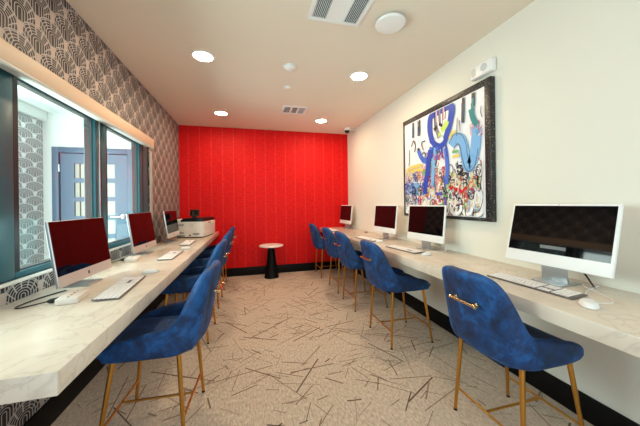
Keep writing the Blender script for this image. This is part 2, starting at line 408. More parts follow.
# window: sill and three framed units with glass
b = MB(); b.box((XL-.13, WY0, WZ0-.018), (XL+.012, WY1, WZ0), bev=.003); struct('trim_1', b, T['sill'])
b = MB(); b.box((XL, WY1+.004, WZ0-.02), (XL+.006, WY1+.085, 1.93), bev=.002); struct('trim_2', b, T['grey_trim'])
units = [(.70, 1.545, 1), (1.56, 2.50, 2), (2.545, WY1, 3)]
for y0, y1, k in units:
    b = MB(); f = .072; x0, x1 = XL-.085, XL-.008; fb = .034
    ya, yb = {1: (y0+.075, y1-.06), 2: (1.738, 2.45), 3: (2.63, 3.30)}[k]
    gk = .030 if k == 2 else .014                               # dark gasket strip on the left stile
    for a, c in (((x0, y0, WZ0), (x1, ya-gk, WZ1)), ((x0, yb+.085 if k == 3 else yb, WZ0), (x1, y1, WZ1)), ((x0, ya-gk, WZ0), (x1, yb, WZ0+fb)), ((x0, ya-gk, WZ1-f), (x1, yb, WZ1))):
        b.box(a, c, 0, bev=.004)
    if k == 3:
        b.box((x0, yb, WZ0), (x1, yb+.085, WZ1), 0, bev=.004)
        b.box((x1-.002, yb+.083, WZ0+.002), (x1+.001, yb+.105, WZ1-.002), 1); b.box((x1-.002, y1-.03, WZ0+.002), (x1+.001, y1-.002, WZ1-.002), 1)
    b.box((x0+.01, ya-gk, WZ0+.002), (x1-.001, ya, WZ1-.002), 1)
    g2 = .006
    for a, c in (((x0+.01, yb-g2, WZ0+fb), (x1-.02, yb, WZ1-f)), ((x0+.01, ya, WZ0+fb), (x1-.02, yb, WZ0+fb+g2)), ((x0+.01, ya, WZ1-f-g2), (x1-.02, yb, WZ1-f))):
        b.box(a, c, 1)
    w = struct('window_%d' % k, b, [T['frame'], T['frame_dark']])
    b = MB(); b.box((XL-.033, ya, WZ0+fb+.002), (XL-.029, yb-.001, WZ1-f-.002)); b.build('glass_pane', T['glass'], w)
    if k < 3:
        yn = units[k][0]
        b = MB(); b.box((x0+.005, y1, WZ0), (x1-.012, yn, WZ1)); b.build('mullion_gap', T['frame_dark'], w)
        if k == 2:
            b = MB(); b.box((x1-.014, y1+.002, WZ0), (x1+.004, y1+.016, WZ1), bev=.002); b.build('mullion_highlight', T['chrome'], w)  # chrome strip added to draw the bright highlight line along the gap
# vestibule beyond the window
VX, VY, VZ = -2.5, 4.1, 2.46
b = MB(); b.box((VX-1.2, -.3, -.05), (XL-.25, VY+.15, 0)); struct('floor_vestibule', b, T['tan_floor'])
b = MB(); b.box((VX-.2, -.3, VZ), (XL-.2, VY+.15, VZ+.08)); struct('ceiling_vestibule', b, T['vestibule'])
b = MB(); b.box((VX-.2, VY, 0), (XL-.15, VY+.15, VZ)); struct('wall_vestibule', b, T['vestibule'])
b = MB(); b.box((VX-.15, 3.45, 0), (VX, VY, VZ)); struct('wall_vestibule_side', b, T['pale_paper'])
b = MB(); b.box((VX, 3.45, 2.345), (VX+.05, VY, VZ), bev=.004); struct('trim_3', b, T['vestibule'])
# door in the vestibule
x0, x1, zt = -2.385, -1.495, 2.026
b = MB(); fw = .07
b.box((x0, VY-.05, 0), (x0+fw, VY, zt), bev=.004); b.box((x1-fw, VY-.05, 0), (x1, VY, zt), bev=.004); b.box((x0+fw, VY-.05, zt-fw), (x1-fw, VY, zt), bev=.004)
d = struct('door_1', b, T['door'])
b = MB(); b.box((x0+fw, VY-.006, .0), (x1-fw, VY-.001, zt-fw)); b.build('shadow_gap', T['door_edge'], d)
dx0, dx1, dzt = x0+fw+.014, x1-fw-.006, zt-fw-.008
px0, px1 = -2.16, -1.715
rows = [(1.822-.242*i, 1.822-.242*i-.185) for i in range(6)]
b = MB(); b.box((dx0, VY-.034, .01), (px0, VY-.006, dzt)); b.box((px1, VY-.034, .01), (dx1, VY-.006, dzt))
zs = [dzt]+[v for r in rows for v in r]+[.01]
for i in range(0, len(zs), 2): b.box((px0, VY-.034, zs[i+1]), (px1, VY-.006, zs[i]))
leaf = b.build('door_leaf', T['door'], d)
for hi, lo in rows:
    b = MB(); b.box((px0, VY-.016, lo), (px1, VY-.008, hi)); b.box((px0+.05, VY-.019, lo), (px0+.062, VY-.015, hi), 1)
    b.build('door_pane', [T['door_pane'], T['door_edge']], leaf)
b = MB(); b.tube([(-1.625, VY-.034, 1.135), (-1.625, VY-.075, 1.135)], .012); b.tube([(-1.625, VY-.075, 1.135), (-1.745, VY-.075, 1.135)], .011)
b.lathe([(.030, 0), (.030, .008), (.024, .012)], M=Matrix.Translation((-1.625, VY-.034, 1.135)) @ Matrix.Rotation(PI/2, 4, 'X'))
b.build('lever_handle', T['chrome'], d)
for z in (1.76, .95, .25):
    b = MB(); b.tube([(dx0-.010, VY-.042, z-.045), (dx0-.010, VY-.042, z+.045)], .010); b.build('hinge', T['chrome'], d)

# ------------------------------------------------------------------ roller shade over the window
t = thing('roller_shade', 'tan roller shade cassette mounted along the top of the window', 'window shade', (XL, 2.0, 1.9))
def rel(o, p): o.location = Vector(o.location) - Vector(p.location); return o
b = MB(); b.box((XL, .5, 1.960), (XL+.088, 3.40, 2.026)); b.box((XL+.088, .5, 1.940), (XL+.10, 3.425, 2.028), bev=.003); b.box((XL, 3.40, 1.94), (XL+.095, 3.425, 2.028), bev=.003); rel(b.build('fascia', T['fascia'], t), t)
b = MB(); b.box((XL+.084, .5, 1.923), (XL+.099, 3.42, 1.940), bev=.004); rel(b.build('bottom_rail', T['hem'], t), t)
b = MB(); b.box((XL+.078, .5, 1.930), (XL+.084, 3.41, 1.958)); rel(b.build('groove', T['groove'], t), t)
b = MB(); b.box((XL+.004, .5, 1.946), (XL+.078, 3.40, 1.960), bev=.003); rel(b.build('roller_cover', T['hem'], t), t)

# ------------------------------------------------------------------ counters
b = MB(); b.box((XL+.002, .93, H-TH), (-.54, YB-.003, H), bev=.003)
tag(b.build('countertop', T['quartz']), 'white veined quartz counter along the left wallpapered wall under the window', 'counter')
b = MB(); b.box((1.28, -.6, H-TH), (XR-.002, YB-.003, H), bev=.003)
tag(b.build('countertop', T['quartz']), 'long quartz counter along the plain right wall below the painting', 'counter')

# ------------------------------------------------------------------ ceiling fittings
dl = None
for x, y, lab in ((-.40, 2.615, 'round recessed ceiling downlight nearest the left wall, in front of the farther pair'), (1.142, 2.645, 'round recessed ceiling downlight right of the air vents, nearer of the right pair'),
                  (-.40, 4.19, 'recessed downlight close to the red wall on its left side'), (1.148, 4.23, 'recessed downlight close to the red wall on its right side')):
    if dl is None:
        dl = t = thing('recessed_downlight', lab, 'ceiling light', (x, y, ZC), 0, 'recessed ceiling downlights')
        b = MB(); n = 48
        prof = [(.080, -.002), (.084, -.006), (.096, -.005), (.099, 0), (.080, 0)]
        V = [(r*cos(2*PI*k/n), r*sin(2*PI*k/n), z) for r, z in prof for k in range(n)]
        b._new(V, [[i*n+k, i*n+(k+1) % n, ((i+1) % 5)*n+(k+1) % n, ((i+1) % 5)*n+k] for i in range(5) for k in range(n)], 0, True)
        b.build('trim_ring', T['white'], t)
        b = MB(); b.lathe([(.081, -.001), (.081, -.003), (.04, -.0045)]); b.build('lens', T['lamp'], t)
    else:
        t = dup(dl); t.location = (x, y, ZC); t['label'] = lab
def vent(label, x0, x1, y0, y1, secs, fine):
    t = thing('ceiling_vent', label, 'air vent', ((x0+x1)/2, (y0+y1)/2, ZC), 0)
    cx, cy = (x0+x1)/2, (y0+y1)/2; w, h = (x1-x0)/2, (y1-y0)/2
    fr = MB(); e = .03
    fr.box((-w, -h, -.010), (w, -h+e, 0), bev=.003); fr.box((-w, h-e, -.010), (w, h, 0), bev=.003)
    fr.box((-w, -h+e, -.010), (-w+e, h-e, 0), bev=.003); fr.box((w-e, -h+e, -.010), (w, h-e, 0), bev=.003)
    for i in range(1, len(secs)):
        xx = -w+e+(2*w-2*e)*i/len(secs); fr.box((xx-.012, -h+e, -.010), (xx+.012, h-e, 0))
    fr.build('grille_frame', T['vent'], t)
    b = MB(); b.box((-w+e, -h+e, -.002), (w-e, h-e, 0)); b.build('duct_opening', T['duct'], t)
    for i, s in enumerate(secs):
        a = -w+e+(2*w-2*e)*i/len(secs)+(.012 if i else 0); c = -w+e+(2*w-2*e)*(i+1)/len(secs)-(.012 if i < len(secs)-1 else 0)
        b = MB()
        if s == 'panel':
            b.box((a, -h+e, -.008), (c, h-e, -.002)); b.build('centre_panel', T['vent'], t)
        else:
            n = fine; p = (c-a)/n
            for k in range(n):
                b.box((-p*.19, -h+e, -.004), (p*.19, h-e, .004), M=Matrix.Translation((a+p*(k+.5), 0, -.0055)) @ Matrix.Rotation((.55 if s == 'l' else -.5), 4, 'Y'))
            b.build('louver', T['louver'], t)
vent('large white ceiling vent with two louvered grilles, beside the round access point', .418, .815, 1.50, 1.897, ['l', 'panel', 'l'], 8)
vent('small three-part ceiling air vent near the red wall', .455, .81, 3.67, 3.965, ['l', 'l', 'r'], 7)
t = thing('wireless_access_point', 'white round wireless access point disc on the ceiling by the large vent', 'access point', (1.02, 1.775, ZC))
b = MB(); b.lathe([(.062, 0), (.062, -.02)]); b.build('mount', T['frame_dark'], t)
b = MB(); b.lathe([(.100, -.018), (.108, -.022), (.109, -.032), (.104, -.039), (.085, -.043), (.04, -.045)]); b.build('cover', T['white'], t)
t = thing('smoke_detector', 'white round smoke detector in the middle of the ceiling', 'smoke detector', (.395, 2.615, ZC))
b = MB(); b.lathe([(.064, 0), (.064, -.010), (.058, -.014)]); b.build('base_plate', T['white'], t)
b = MB(); b.lathe([(.052, -.014), (.050, -.022), (.040, -.030), (.015, -.032)]); b.build('sensor_cap', T['vent'], t)
t = thing('fire_sprinkler', 'small white concealed sprinkler cap between smoke detector and far vent', 'sprinkler', (.435, 3.09, ZC))
b = MB(); b.lathe([(.043, 0), (.043, -.004), (.036, -.007)]); b.build('escutcheon', T['vent'], t)
b = MB(); b.lathe([(.024, -.006), (.024, -.013), (.016, -.017)]); b.build('sprinkler_head', T['white'], t)
t = thing('security_camera', 'white dome security camera at the ceiling corner by the red wall', 'camera', (1.72, 4.55, ZC))
b = MB(); b.lathe([(.055, 0), (.060, -.03), (.058, -.045)], n=28); b.build('housing', T['white'], t)
b = MB(); b.lathe([(.048, -.044), (.044, -.066), (.03, -.083), (.01, -.09)], n=28); b.build('lens_dome', T['black'], t)
b = MB(); b.box((.05, -.02, -.035), (XR-1.72-.001, .02, -.012), bev=.003); b.build('arm', T['offwhite'], t)
# horn strobe over the painting
t = thing('wall_horn_strobe', 'white wall alarm speaker with round grille above the corner of the painting', 'alarm', (XR, 1.765, 2.30))
b = MB(); b.box((-.055, -.105, 0), (-.001, .105, .105), bev=.012, seg=3); b.build('housing', T['white'], t)
b = MB(); b.lathe([(.030, 0), (.030, .004), (.024, .006)], n=28, M=Matrix.Translation((-.054, -.035, .055)) @ Matrix.Rotation(-PI/2, 4, 'Y')); b.build('speaker_grille', T['louver'], t)
b = MB(); b.box((-.062, .045, .02), (-.05, .085, .085), bev=.008); b.build('strobe_lens', T['hem'], t)

# ------------------------------------------------------------------ painting
t = thing('painting', 'large abstract graffiti painting with blue looping figures in a black speckled frame', 'painting', (XR, 2.315, 1.115))
PX = XR-.04
def rx(v): return (v[0]-XR, v[1]-2.315, v[2]-1.115)
b = MB()
y0, y1, z0, z1 = 1.678, 2.915, 1.115, 2.262
for a, c in (((XR-.045, y0, z0), (XR-.001, y0+.06, z1)), ((XR-.045, y1-.03, z0), (XR-.001, y1, z1)), ((XR-.045, y0+.06, z0), (XR-.001, y1-.03, z0+.03)), ((XR-.045, y0+.06, z1-.055), (XR-.001, y1-.03, z1))):
    b.box(rx(a), rx(c), bev=.003)
b.build('picture_frame', T['pframe'], t)
names = ['canvas', 'blue', 'blue2', 'sky', 'black', 'slate', 'teal', 'yel', 'green', 'lime', 'grey', 'pink', 'pinkh', 'purple', 'red', 'white', 'face', 'orange', 'cream']
ix = {n: i for i, n in enumerate(names)}
b = MB(); b.box(rx((PX, y0+.055, z0+.025)), rx((XR-.002, y1-.025, z1-.05)))
lift = [0]
AMAX, ZLO, ZHI = 1.165, 1.15, 2.195
def smooth(pts):
    if len(pts) < 3: return pts
    out = []
    for i in range(len(pts)-1):
        p0, p1, p2, p3 = pts[max(i-1, 0)], pts[i], pts[i+1], pts[min(i+2, len(pts)-1)]
        for k in range(6):
            u = k/6
            out.append(tuple(.5*((2*p1[j])+(-p0[j]+p2[j])*u+(2*p0[j]-5*p1[j]+4*p2[j]-p3[j])*u*u+(-p0[j]+3*p1[j]-3*p2[j]+p3[j])*u**3) for j in (0, 1)))
    return out+[pts[-1]]
def stroke(col, w, pts):
    pts = smooth(pts); lift[0] += 1; x = PX-.0006-.000018*lift[0]; V = []
    for i, p in enumerate(pts):
        q0, q1 = pts[max(i-1, 0)], pts[min(i+1, len(pts)-1)]
        d = Vector((q1[0]-q0[0], q1[1]-q0[1])); d = d.normalized() if d.length > 1e-6 else Vector((1, 0))
        for s in (-1, 1):
            a = min(max(p[0]-d.y*w/2*s, .012), AMAX); z = min(max(p[1]+d.x*w/2*s, ZLO), ZHI)
            V.append(rx((x, 2.92-a, z)))
    b._new(V, [[2*i, 2*i+1, 2*i+3, 2*i+2] for i in range(len(pts)-1)], ix[col])
r2 = random.Random(11)
# broad coloured grounds of the lower half, then dense scribbles over them
for col, w, pts in (('cream', .16, [(.05, 1.60), (.22, 1.62), (.36, 1.60)]), ('sky', .20, [(.05, 1.42), (.22, 1.40), (.40, 1.38)]), ('white', .22, [(.05, 1.25), (.3, 1.24), (.5, 1.24)]),
                    ('pink', .22, [(.40, 1.66), (.50, 1.52), (.55, 1.40)]), ('cream', .16, [(.62, 1.50), (.85, 1.48), (1.12, 1.46)]), ('grey', .07, [(.60, 1.34), (.85, 1.33), (1.10, 1.32)]), ('cream', .16, [(.62, 1.22), (.85, 1.22), (1.12, 1.24)])):
    stroke(col, w, pts)
for k in range(430):
    a, z = r2.uniform(.03, 1.13), r2.uniform(1.165, 1.60)
    if a < .35: z = min(z, 1.58)
    if .36 < a < .62 and k % 3 == 0: z = r2.uniform(1.5, 1.78)
    rx_, rz_ = r2.uniform(.012, .042), r2.uniform(.015, .055); ph = r2.uniform(0, 6.28); n = r2.choice((5, 7, 9)); tw = r2.uniform(2.5, 6.5)
    if a > .62: col = r2.choice(['black', 'black', 'white', 'white', 'white', 'red', 'cream', 'black', 'slate', 'grey', 'orange', 'sky', 'green'])
    elif a > .30: col = r2.choice(['black', 'red', 'red', 'white', 'blue', 'pink', 'orange', 'white', 'purple', 'teal', 'black', 'green', 'yel'])
    else: col = r2.choice(['black', 'slate', 'white', 'sky', 'white', 'purple', 'teal', 'black', 'black', 'pink', 'blue2'])
    stroke(col, r2.choice((.005, .007, .009, .013)), [(a+rx_*cos(ph+tw*i/n), z+rz_*sin(ph+tw*i/n)) for i in range(n+1)])
for col, w, pts in PAINT: stroke(col, w, pts)
b.build('canvas', [T['p_'+n] for n in names], t, recalc=False, autosmooth=False)
# ------------------------------------------------------------------ stools
def interp(tab, x):
    for (a, p), (c, q) in zip(tab, tab[1:]):
        if a <= x <= c: return p+(q-p)*(x-a)/(c-a)
    return tab[0][1] if x < tab[0][0] else tab[-1][1]
def shell_mesh():
    """wrap-round back and low sloping arms in one padded shell; local +X is the front"""
    def plan(u, z, off):
        t = (z-.485)/.43; hw = .241-.006*max(t, 0)-off; xb = -.060-.080*t+off; rc = max(.118-off*.6, .03); xf = .388
        s = 1 if u >= .5 else -1; v = abs(u-.5)*2            # 0 at the middle of the back, 1 at the front tip
        if v < .28:
            yy = v/.28*(hw-rc); x = xb-.016*(1-(yy/(hw-rc))**2); y = yy
        elif v < .58:
            f = (v-.28)/.30*PI/2; x = xb+rc-rc*cos(f); y = hw-rc+rc*sin(f)
        else:
            f = (v-.58)/.42; x = xb+rc+(xf-xb-rc)*f; y = hw-.016*max(0, (x-.22)/.15)**2
        return x, s*y, v
    def ztop(v):
        return interp([(0, .922), (.22, .921), (.29, .917), (.34, .911), (.39, .897), (.44, .864), (.49, .800), (.53, .722), (.57, .660), (.60, .640), (.63, .634), (.78, .614), (.92, .582), (1, .553)], v)
    N = 72; rows = []
    for j in range(N+1):
        u = j/N; v = abs(u-.5)*2; zt = ztop(v); th = .052-.012*v; ring = []
        for i in range(9):
            z = .485+(zt-.018-.485)*i/8; o = .014*(1-min(1, (z-.485)/.03))
            ring.append((*plan(u, z, o)[:2], z))
        for i in range(1, 5):
            a = PI*i/5; ring.append((*plan(u, zt-.018, th/2-th/2*cos(a))[:2], zt-.018+.020*sin(a)))
        for i in range(7):
            z = zt-.018+(.50-zt+.018)*i/6; ring.append((*plan(u, z, th)[:2], z))
        rows.append(ring)
    m = len(rows[0]); b = MB()
    V = [p for r in rows for p in r]
    F = [[j*m+i, j*m+(i+1) % m, (j+1)*m+(i+1) % m, (j+1)*m+i] for j in range(N) for i in range(m)]
    F += [list(range(m)), [N*m+i for i in range(m)][::-1]]
    b._new(V, F, 0, True); return b
def seat_mesh():
    b = MB(); N = 22; rows = []
    for j in range(N+1):
        x = -.045+.472*j/N; f = max(0, (x-.305)/.122)
        hw = .192+.036*min(1, max(0, (x-.27)/.07)) if x < .50 else .225
        hw -= .040*f**3
        zb = .482+.040*f**2.6; zt = .566-.006*(x/.39)-.034*f**2.2
        ring = []
        for k in range(28):
            a = 2*PI*k/28; c, s = cos(a), sin(a); e = .42
            y = hw*abs(c)**e*(1 if c > 0 else -1); zz = abs(s)**e*(1 if s > 0 else -1)
            dip = -.018*(1-(y/hw)**2)*(1-f*.8 if f < 1 else .2) if s > 0 else 0
            ring.append((x, y, (zt+zb)/2+(zt-zb)/2*zz+dip))
        rows.append(ring)
    V = [p for r in rows for p in r]; m = 28
    F = [[j*m+i, j*m+(i+1) % m, (j+1)*m+(i+1) % m, (j+1)*m+i] for j in range(N) for i in range(m)]
    F += [list(range(m)), [N*m+i for i in range(m)][::-1]]
    b._new(V, F, 0, True); return b
def make_stool(label):
    t = thing('counter_stool', label, 'chair')
    seat_mesh().build('seat', T['velvet'], t, sub=1)
    back = shell_mesh().build('backrest', T['velvet'], t, sub=1)
    b = MB(); z = .765
    b.tube([(-.156, -.102, z), (-.156, .058, z)], .0075)
    for s in (-1, 1):
        b.tube([(-.11, s*.066-.022, z), (-.156, s*.066-.022, z)], .006)
        b.lathe([(.013, 0), (.013, .006), (.008, .008)], n=16, M=Matrix.Translation((-.132, s*.066-.022, z)) @ Matrix.Rotation(-PI/2, 4, 'Y'))
        b.lathe([(.0095, -.006), (.0105, 0), (.0095, .006)], n=16, M=Matrix.Translation((-.156, s*.080-.022, z)) @ Matrix.Rotation(PI/2, 4, 'X'))
    b.build('handle', T['brass'], back)
    for (a, c) in (((.030, .185), (0, .212)), ((.345, .172), (.410, .212))):
        for s in (-1, 1):
            b = MB(); b.tube([(a[0], s*a[1], .50), (c[0], s*c[1], .012)], [.0125, .0095], n=16)
            leg = b.build('leg', T['gold'], t)
            b = MB(); b.tube([(c[0], s*c[1], .013), (c[0]+(c[0]-a[0])*.02, s*c[1], .0015)], .0100, n=16); b.build('foot_glide', T['foot'], leg)
    zz = .145; f = 1-zz/.5; k = zz/.5
    xr, yr = 0+.030*k, .212-.027*k; xf, yf = .410-.065*k, .212-.040*k
    for p in (((xr, -yr, zz), (xr, yr, zz)), ((xf, -yf, zz), (xf, yf, zz)), ((xr, 0, zz), (xf, 0, zz))):
        b = MB(); b.tube(p, .0068); b.build('stretcher', T['gold'], t)
    return t
stool = make_stool('blue velvet stool nearest the viewer at the right counter, gold handle on its back')
spots = [
    ('R', 1.205, 1.165, 0, None),
    ('R', 1.175, 2.30, 0, 'blue velvet stool facing the right counter under the painting, second from the viewer'),
    ('R', 1.180, 3.14, 0, 'blue velvet stool at the right counter, third from the viewer'),
    ('R', 1.190, 3.80, 0, 'blue velvet stool at the right counter, next to last before the red wall'),
    ('R', 1.160, 4.60, 0, 'blue velvet stool at the far end of the right counter, against the red wall'),
    ('L', -.338, 1.755, .06, 'blue velvet stool nearest the viewer at the left counter, turned with its side to view'),
    ('L', -.385, 2.845, .02, 'blue velvet stool at the left counter, second from the viewer'),
    ('L', -.390, 3.70, 0, 'blue velvet stool at the left counter, third from the viewer'),
    ('L', -.390, 4.42, 0, 'blue velvet stool at the left counter, farthest one beside the printer'),
]
for i, (s, x, y, r, lab) in enumerate(spots):
    o = stool if i == 0 else dup(stool)
    o.location = (x, y, .0005); o.rotation_euler = (0, 0, r if s == 'R' else PI-r)
    if lab: o['label'] = lab
    o['group'] = 'blue velvet stools along the %s counter' % ('right' if s == 'R' else 'left')

# ------------------------------------------------------------------ computers
# local: +X is the way the screen faces, origin on the counter under the panel's front
def emblem_shape():
    """small dark emblem: a rounded fruit outline with a bite and a leaf"""
    P = []
    for k in range(40):
        a = 2*PI*k/40; r = 1+.10*cos(2*a)*.5; x, y = r*sin(a)*.92, r*cos(a)
        if abs(x) < .45 and y > .5: y -= .16*(1-abs(x)/.45)
        if abs(x) < .35 and y < -.6: y += .10*(1-abs(x)/.35)
        d = math.hypot(x-1.12, y-.08)
        if d < .48: x = 1.12-.48*(1.12-x)/d if d > 0 else x; y = .08+.48*(y-.08)/d
        P.append((x, y))
    L = [(.05, 1.08), (.12, 1.40), (.42, 1.58), (.38, 1.28)]
    return P, L
def make_computer(label, kind, w, h, chin, tilt, z0):
    t = thing('desktop_computer', label, 'computer')
    Mt = Matrix.Translation((0, 0, z0)) @ Matrix.Rotation(-tilt, 4, 'Y')
    e = .012 if kind == 'pale' else .0035
    b = MB(); b.box((-.018, -w/2, 0), (0, w/2, h), bev=.005, seg=3, M=Mt)
    if kind != 'pale': b.box((-.020, -w/2+.03, .03), (-.012, w/2-.03, h-.03), bev=.003, M=Mt)
    case = b.build('casing', T['white'] if kind == 'pale' else T['silver'], t)
    b = MB(); b.box((-.004, -w/2+e, chin), (.0008 if kind == 'pale' else .0012, w/2-e, h-e), M=Mt); b.build('screen', T['screen'], t)
    if kind != 'pale':
        b = MB(); b.box((-.004, -w/2+.002, .002), (.0010, w/2-.002, chin-.0005), M=Mt); ch = b.build('chin', T['chin'], t)
        b = MB(); Ap, Lf = emblem_shape(); s = .0105
        Me = Mt @ Matrix.Translation((.0011, 0, chin*.48)) @ Matrix(((0, 0, 1, 0), (1, 0, 0, 0), (0, 1, 0, 0), (0, 0, 0, 1)))
        b.prism([(x*s, y*s) for x, y in Ap], 0, .0004, M=Me); b.prism([(x*s, y*s) for x, y in Lf], 0, .0004, M=Me)
        b.build('emblem', T['emblem'], ch)
    else:
        b = MB(); b.lathe([(.0022, 0), (.0022, .0004)], n=12, M=Mt @ Matrix.Translation((.0001, 0, h-.006)) @ Matrix.Rotation(PI/2, 4, 'Y')); b.build('webcam', T['black'], t)
    # stand: foot plate and neck
    sw = .062
    b = MB(); b.box((-.125, -sw-.012, .0005), (.035, sw+.012, .008), bev=.0025)
    pts = [(-.118, .008), (-.112, .008), (-.030, z0+.10), (-.024, z0+.135), (-.032, z0+.135), (-.040, z0+.10)]
    b.build('stand_foot', T['steel'], t)
    b = MB(); Mn = Matrix(((1, 0, 0, 0), (0, 0, 1, 0), (0, 1, 0, 0), (0, 0, 0, 1)))
    if kind == 'pale': pts = [(-.045, .007), (-.036, .007), (-.020, z0+.11), (-.030, z0+.11)]
    b.prism(pts, -sw, sw, M=Mn); b.build('stand_neck', T['steel'], t)
    return t
cw = None
comps = [  # kind, x, y, yaw, scale, label
    ('pale', 1.652, 1.142, math.radians(182.5), 1.045, 'white-bezel desktop computer nearest the viewer on the right counter, black reflecting screen'),
    ('pale', 1.676, 2.325, math.radians(185.5), 1.0, 'white-bezel desktop computer in front of the lower left of the painting'),
    ('pale', 1.662, 3.125, math.radians(184.0), 1.0, 'white-bezel desktop computer with dark red screen, just left of the painting'),
    ('pale', 1.715, 4.735, math.radians(184.5), .975, 'white-bezel desktop computer at the far end of the right counter by the red wall'),
]
pale = None
for kind, x, y, ya, sc, lab in comps:
    if pale is None: pale = True; o = make_computer(lab, 'pale', .51, .352, .068, math.radians(13.5), .090)
    elif pale is True: o = pale = make_computer(lab, 'pale', .51, .358, .068, math.radians(6.0), .083)
    else: o = dup(pale); o['label'] = lab
    o.location = (x, y, H+.0005); o.rotation_euler = (0, 0, ya); o.scale = (sc,)*3
    o['group'] = 'white computers on the right counter'
alu = None
for x, y, ya, sc, lab in ((-.956, 1.938, math.radians(-2.4), .985, 'silver desktop computer nearest the viewer on the left counter, dark red screen'),
                          (-.985, 2.955, math.radians(-2.3), 1.0, 'silver desktop computer in the middle of the left counter, in front of the window end'),
                          (-.955, 3.835, math.radians(-1.2), .94, 'silver desktop computer by the wallpaper, just before the printer')):
    if alu is None: o = alu = make_computer(lab, 'alu', .505, .362, .062, math.radians(8.0), .042)
    elif y > 3.5: o = make_computer(lab, 'alu', .505, .362, .062, math.radians(8.5), .068)
    else: o = dup(alu); o['label'] = lab
    o.location = (x, y, H+.0005); o.rotation_euler = (0, 0, ya); o.scale = (sc,)*3
    o['group'] = 'silver computers on the left counter'

# ------------------------------------------------------------------ keyboards and mice
def make_keyboard(label):
    t = thing('keyboard', label, 'keyboard')
    w, d = .445, .122      # local x: along the rows, y: away from the typist
    Mk = Matrix.Rotation(math.radians(2.2), 4, 'X')
    b = MB(); b.box((-w/2, -d/2, .003), (w/2, d/2, .0095), bev=.003, M=Mk); b.build('tray', T['kb'], t)
    b = MB(); p = .0192
    def key(x, y, kw, kh): b.box((x, y, .0085), (x+kw, y+kh, .0125), bev=.001, seg=1, M=Mk)
    x0 = -w/2+.006; y0 = d/2-.006
    for r, kh in enumerate((.0115, .0158, .0158, .0158, .0158, .0158)):
        y = y0-kh
        y0 = y-.0032
        if r == 5:
            cells = [(0, 1), (1, 1), (2, 1.25), (3.25, 1.25), (4.5, 5), (9.5, 1.25), (10.75, 1.25), (12, 1.1), (13.1, 1)]
        elif r == 0: cells = [(i*1.007, 1) for i in range(14)]
        else:
            f = (0, 1, 1.5, 1.75, 2.25)[r]; n = (0, 13, 13, 12, 11)[r]
            cells = [(0, f)]+[(f+i, 1) for i in range(n-1)]; e = f+n-1; cells.append((e, 14.1-e))
        for a, c in cells: key(x0+a*p, y, c*p-.0036, kh)
        for k in range(3): key(x0+14.55*p+k*p, y, p-.0036, kh) if r not in (3,) else None
        for k in range(4): key(x0+17.95*p+k*p, y, p-.0036, kh)
    b.build('keys', T['key'], t)
    b = MB(); b.tube([(-w/2+.02, d/2-.006, .0035), (w/2-.02, d/2-.006, .0035)], .0032); b.build('rear_foot', T['kb'], t)
    return t
kb = None
for x, y, rz, lab in ((1.508, 1.140, math.radians(-86.5), 'white keyboard with number pad nearest the viewer on the right counter'),
                      (1.468, 2.345, math.radians(-83), 'white keyboard on the right counter before the computer under the painting'),
                      (1.452, 3.165, math.radians(-84), 'white keyboard on the right counter before the computer left of the painting'),
                      (1.36, 4.42, math.radians(-87), 'white keyboard at the far right counter end near the red wall'),
                      (-.716, 1.775, math.radians(94), 'white keyboard nearest the viewer on the left counter'),
                      (-.716, 2.755, math.radians(91), 'white keyboard on the left counter before the middle silver computer'),
                      (-.748, 3.60, math.radians(92), 'white keyboard on the left counter nearest the printer')):
    if kb is None: o = kb = make_keyboard(lab)
    else: o = dup(kb); o['label'] = lab
    o.location = (x, y, H+.0008); o.rotation_euler = (0, 0, rz); o['group'] = 'white keyboards on the counters'
def make_mouse(label, cable):
    t = thing('computer_mouse', label, 'mouse')
    b = MB(); n = 20; rows = []
    for j in range(9):
        f = j/8; zz = .004+.024*math.sin(f*PI/2); s = math.cos(f*PI/2)**.55 if f < 1 else .02
        rows.append([(.056*s*cos(2*PI*k/n), .033*s*sin(2*PI*k/n), zz) for k in range(n)])
    V = [p for r in rows for p in r]
    F = [[i*n+k, i*n+(k+1) % n, (i+1)*n+(k+1) % n, (i+1)*n+k] for i in range(8) for k in range(n)]+[list(range(n))[::-1], [8*n+k for k in range(n)]]
    b._new(V, F, 0, True); b.build('shell', T['white'], t)
    b = MB(); b.lathe([(.050, .0006), (.052, .004), (.050, .0045)], n=24, M=Matrix.Diagonal((1, .58, 1, 1))); b.build('base', T['hem'], t)
    return t
mo = None
for x, y, rz, sc, lab in ((1.452, .845, math.radians(40), 1.0, 'white mouse beside the nearest keyboard on the right counter'),
                          (1.505, 2.045, math.radians(10), .9, 'white mouse next to the keyboard under the painting'),
                          (1.485, 2.895, math.radians(10), .9, 'white mouse on the right counter left of the painting'),
                          (-.680, 2.105, math.radians(10), .95, 'white mouse past the nearest keyboard on the left counter'),
                          (-.672, 3.11, math.radians(10), .95, 'white mouse past the middle keyboard on the left counter')):
    if mo is None: o = mo = make_mouse(lab, None)
    else: o = dup(mo); o['label'] = lab
    o.location = (x, y, H+.0006); o.rotation_euler = (0, 0, rz); o.scale = (sc,)*3; o['group'] = 'white mice on the counters'
def spline(pts, n=8):
    pts = [Vector(p) for p in pts]; out = []
    for i in range(len(pts)-1):
        p0, p1, p2, p3 = pts[max(i-1, 0)], pts[i], pts[i+1], pts[min(i+2, len(pts)-1)]
        for k in range(n):
            u = k/n; out.append(.5*(2*p1+(p2-p0)*u+(2*p0-5*p1+4*p2-p3)*u*u+(3*p1-p0-3*p2+p3)*u**3))
    return out+[pts[-1]]
def cable(pts, r, m, label, cat='cable', name='cable'):
    b = MB(); b.tube(spline(pts), r, n=8); return tag(b.build(name, m), label, cat)
z = H+.0032
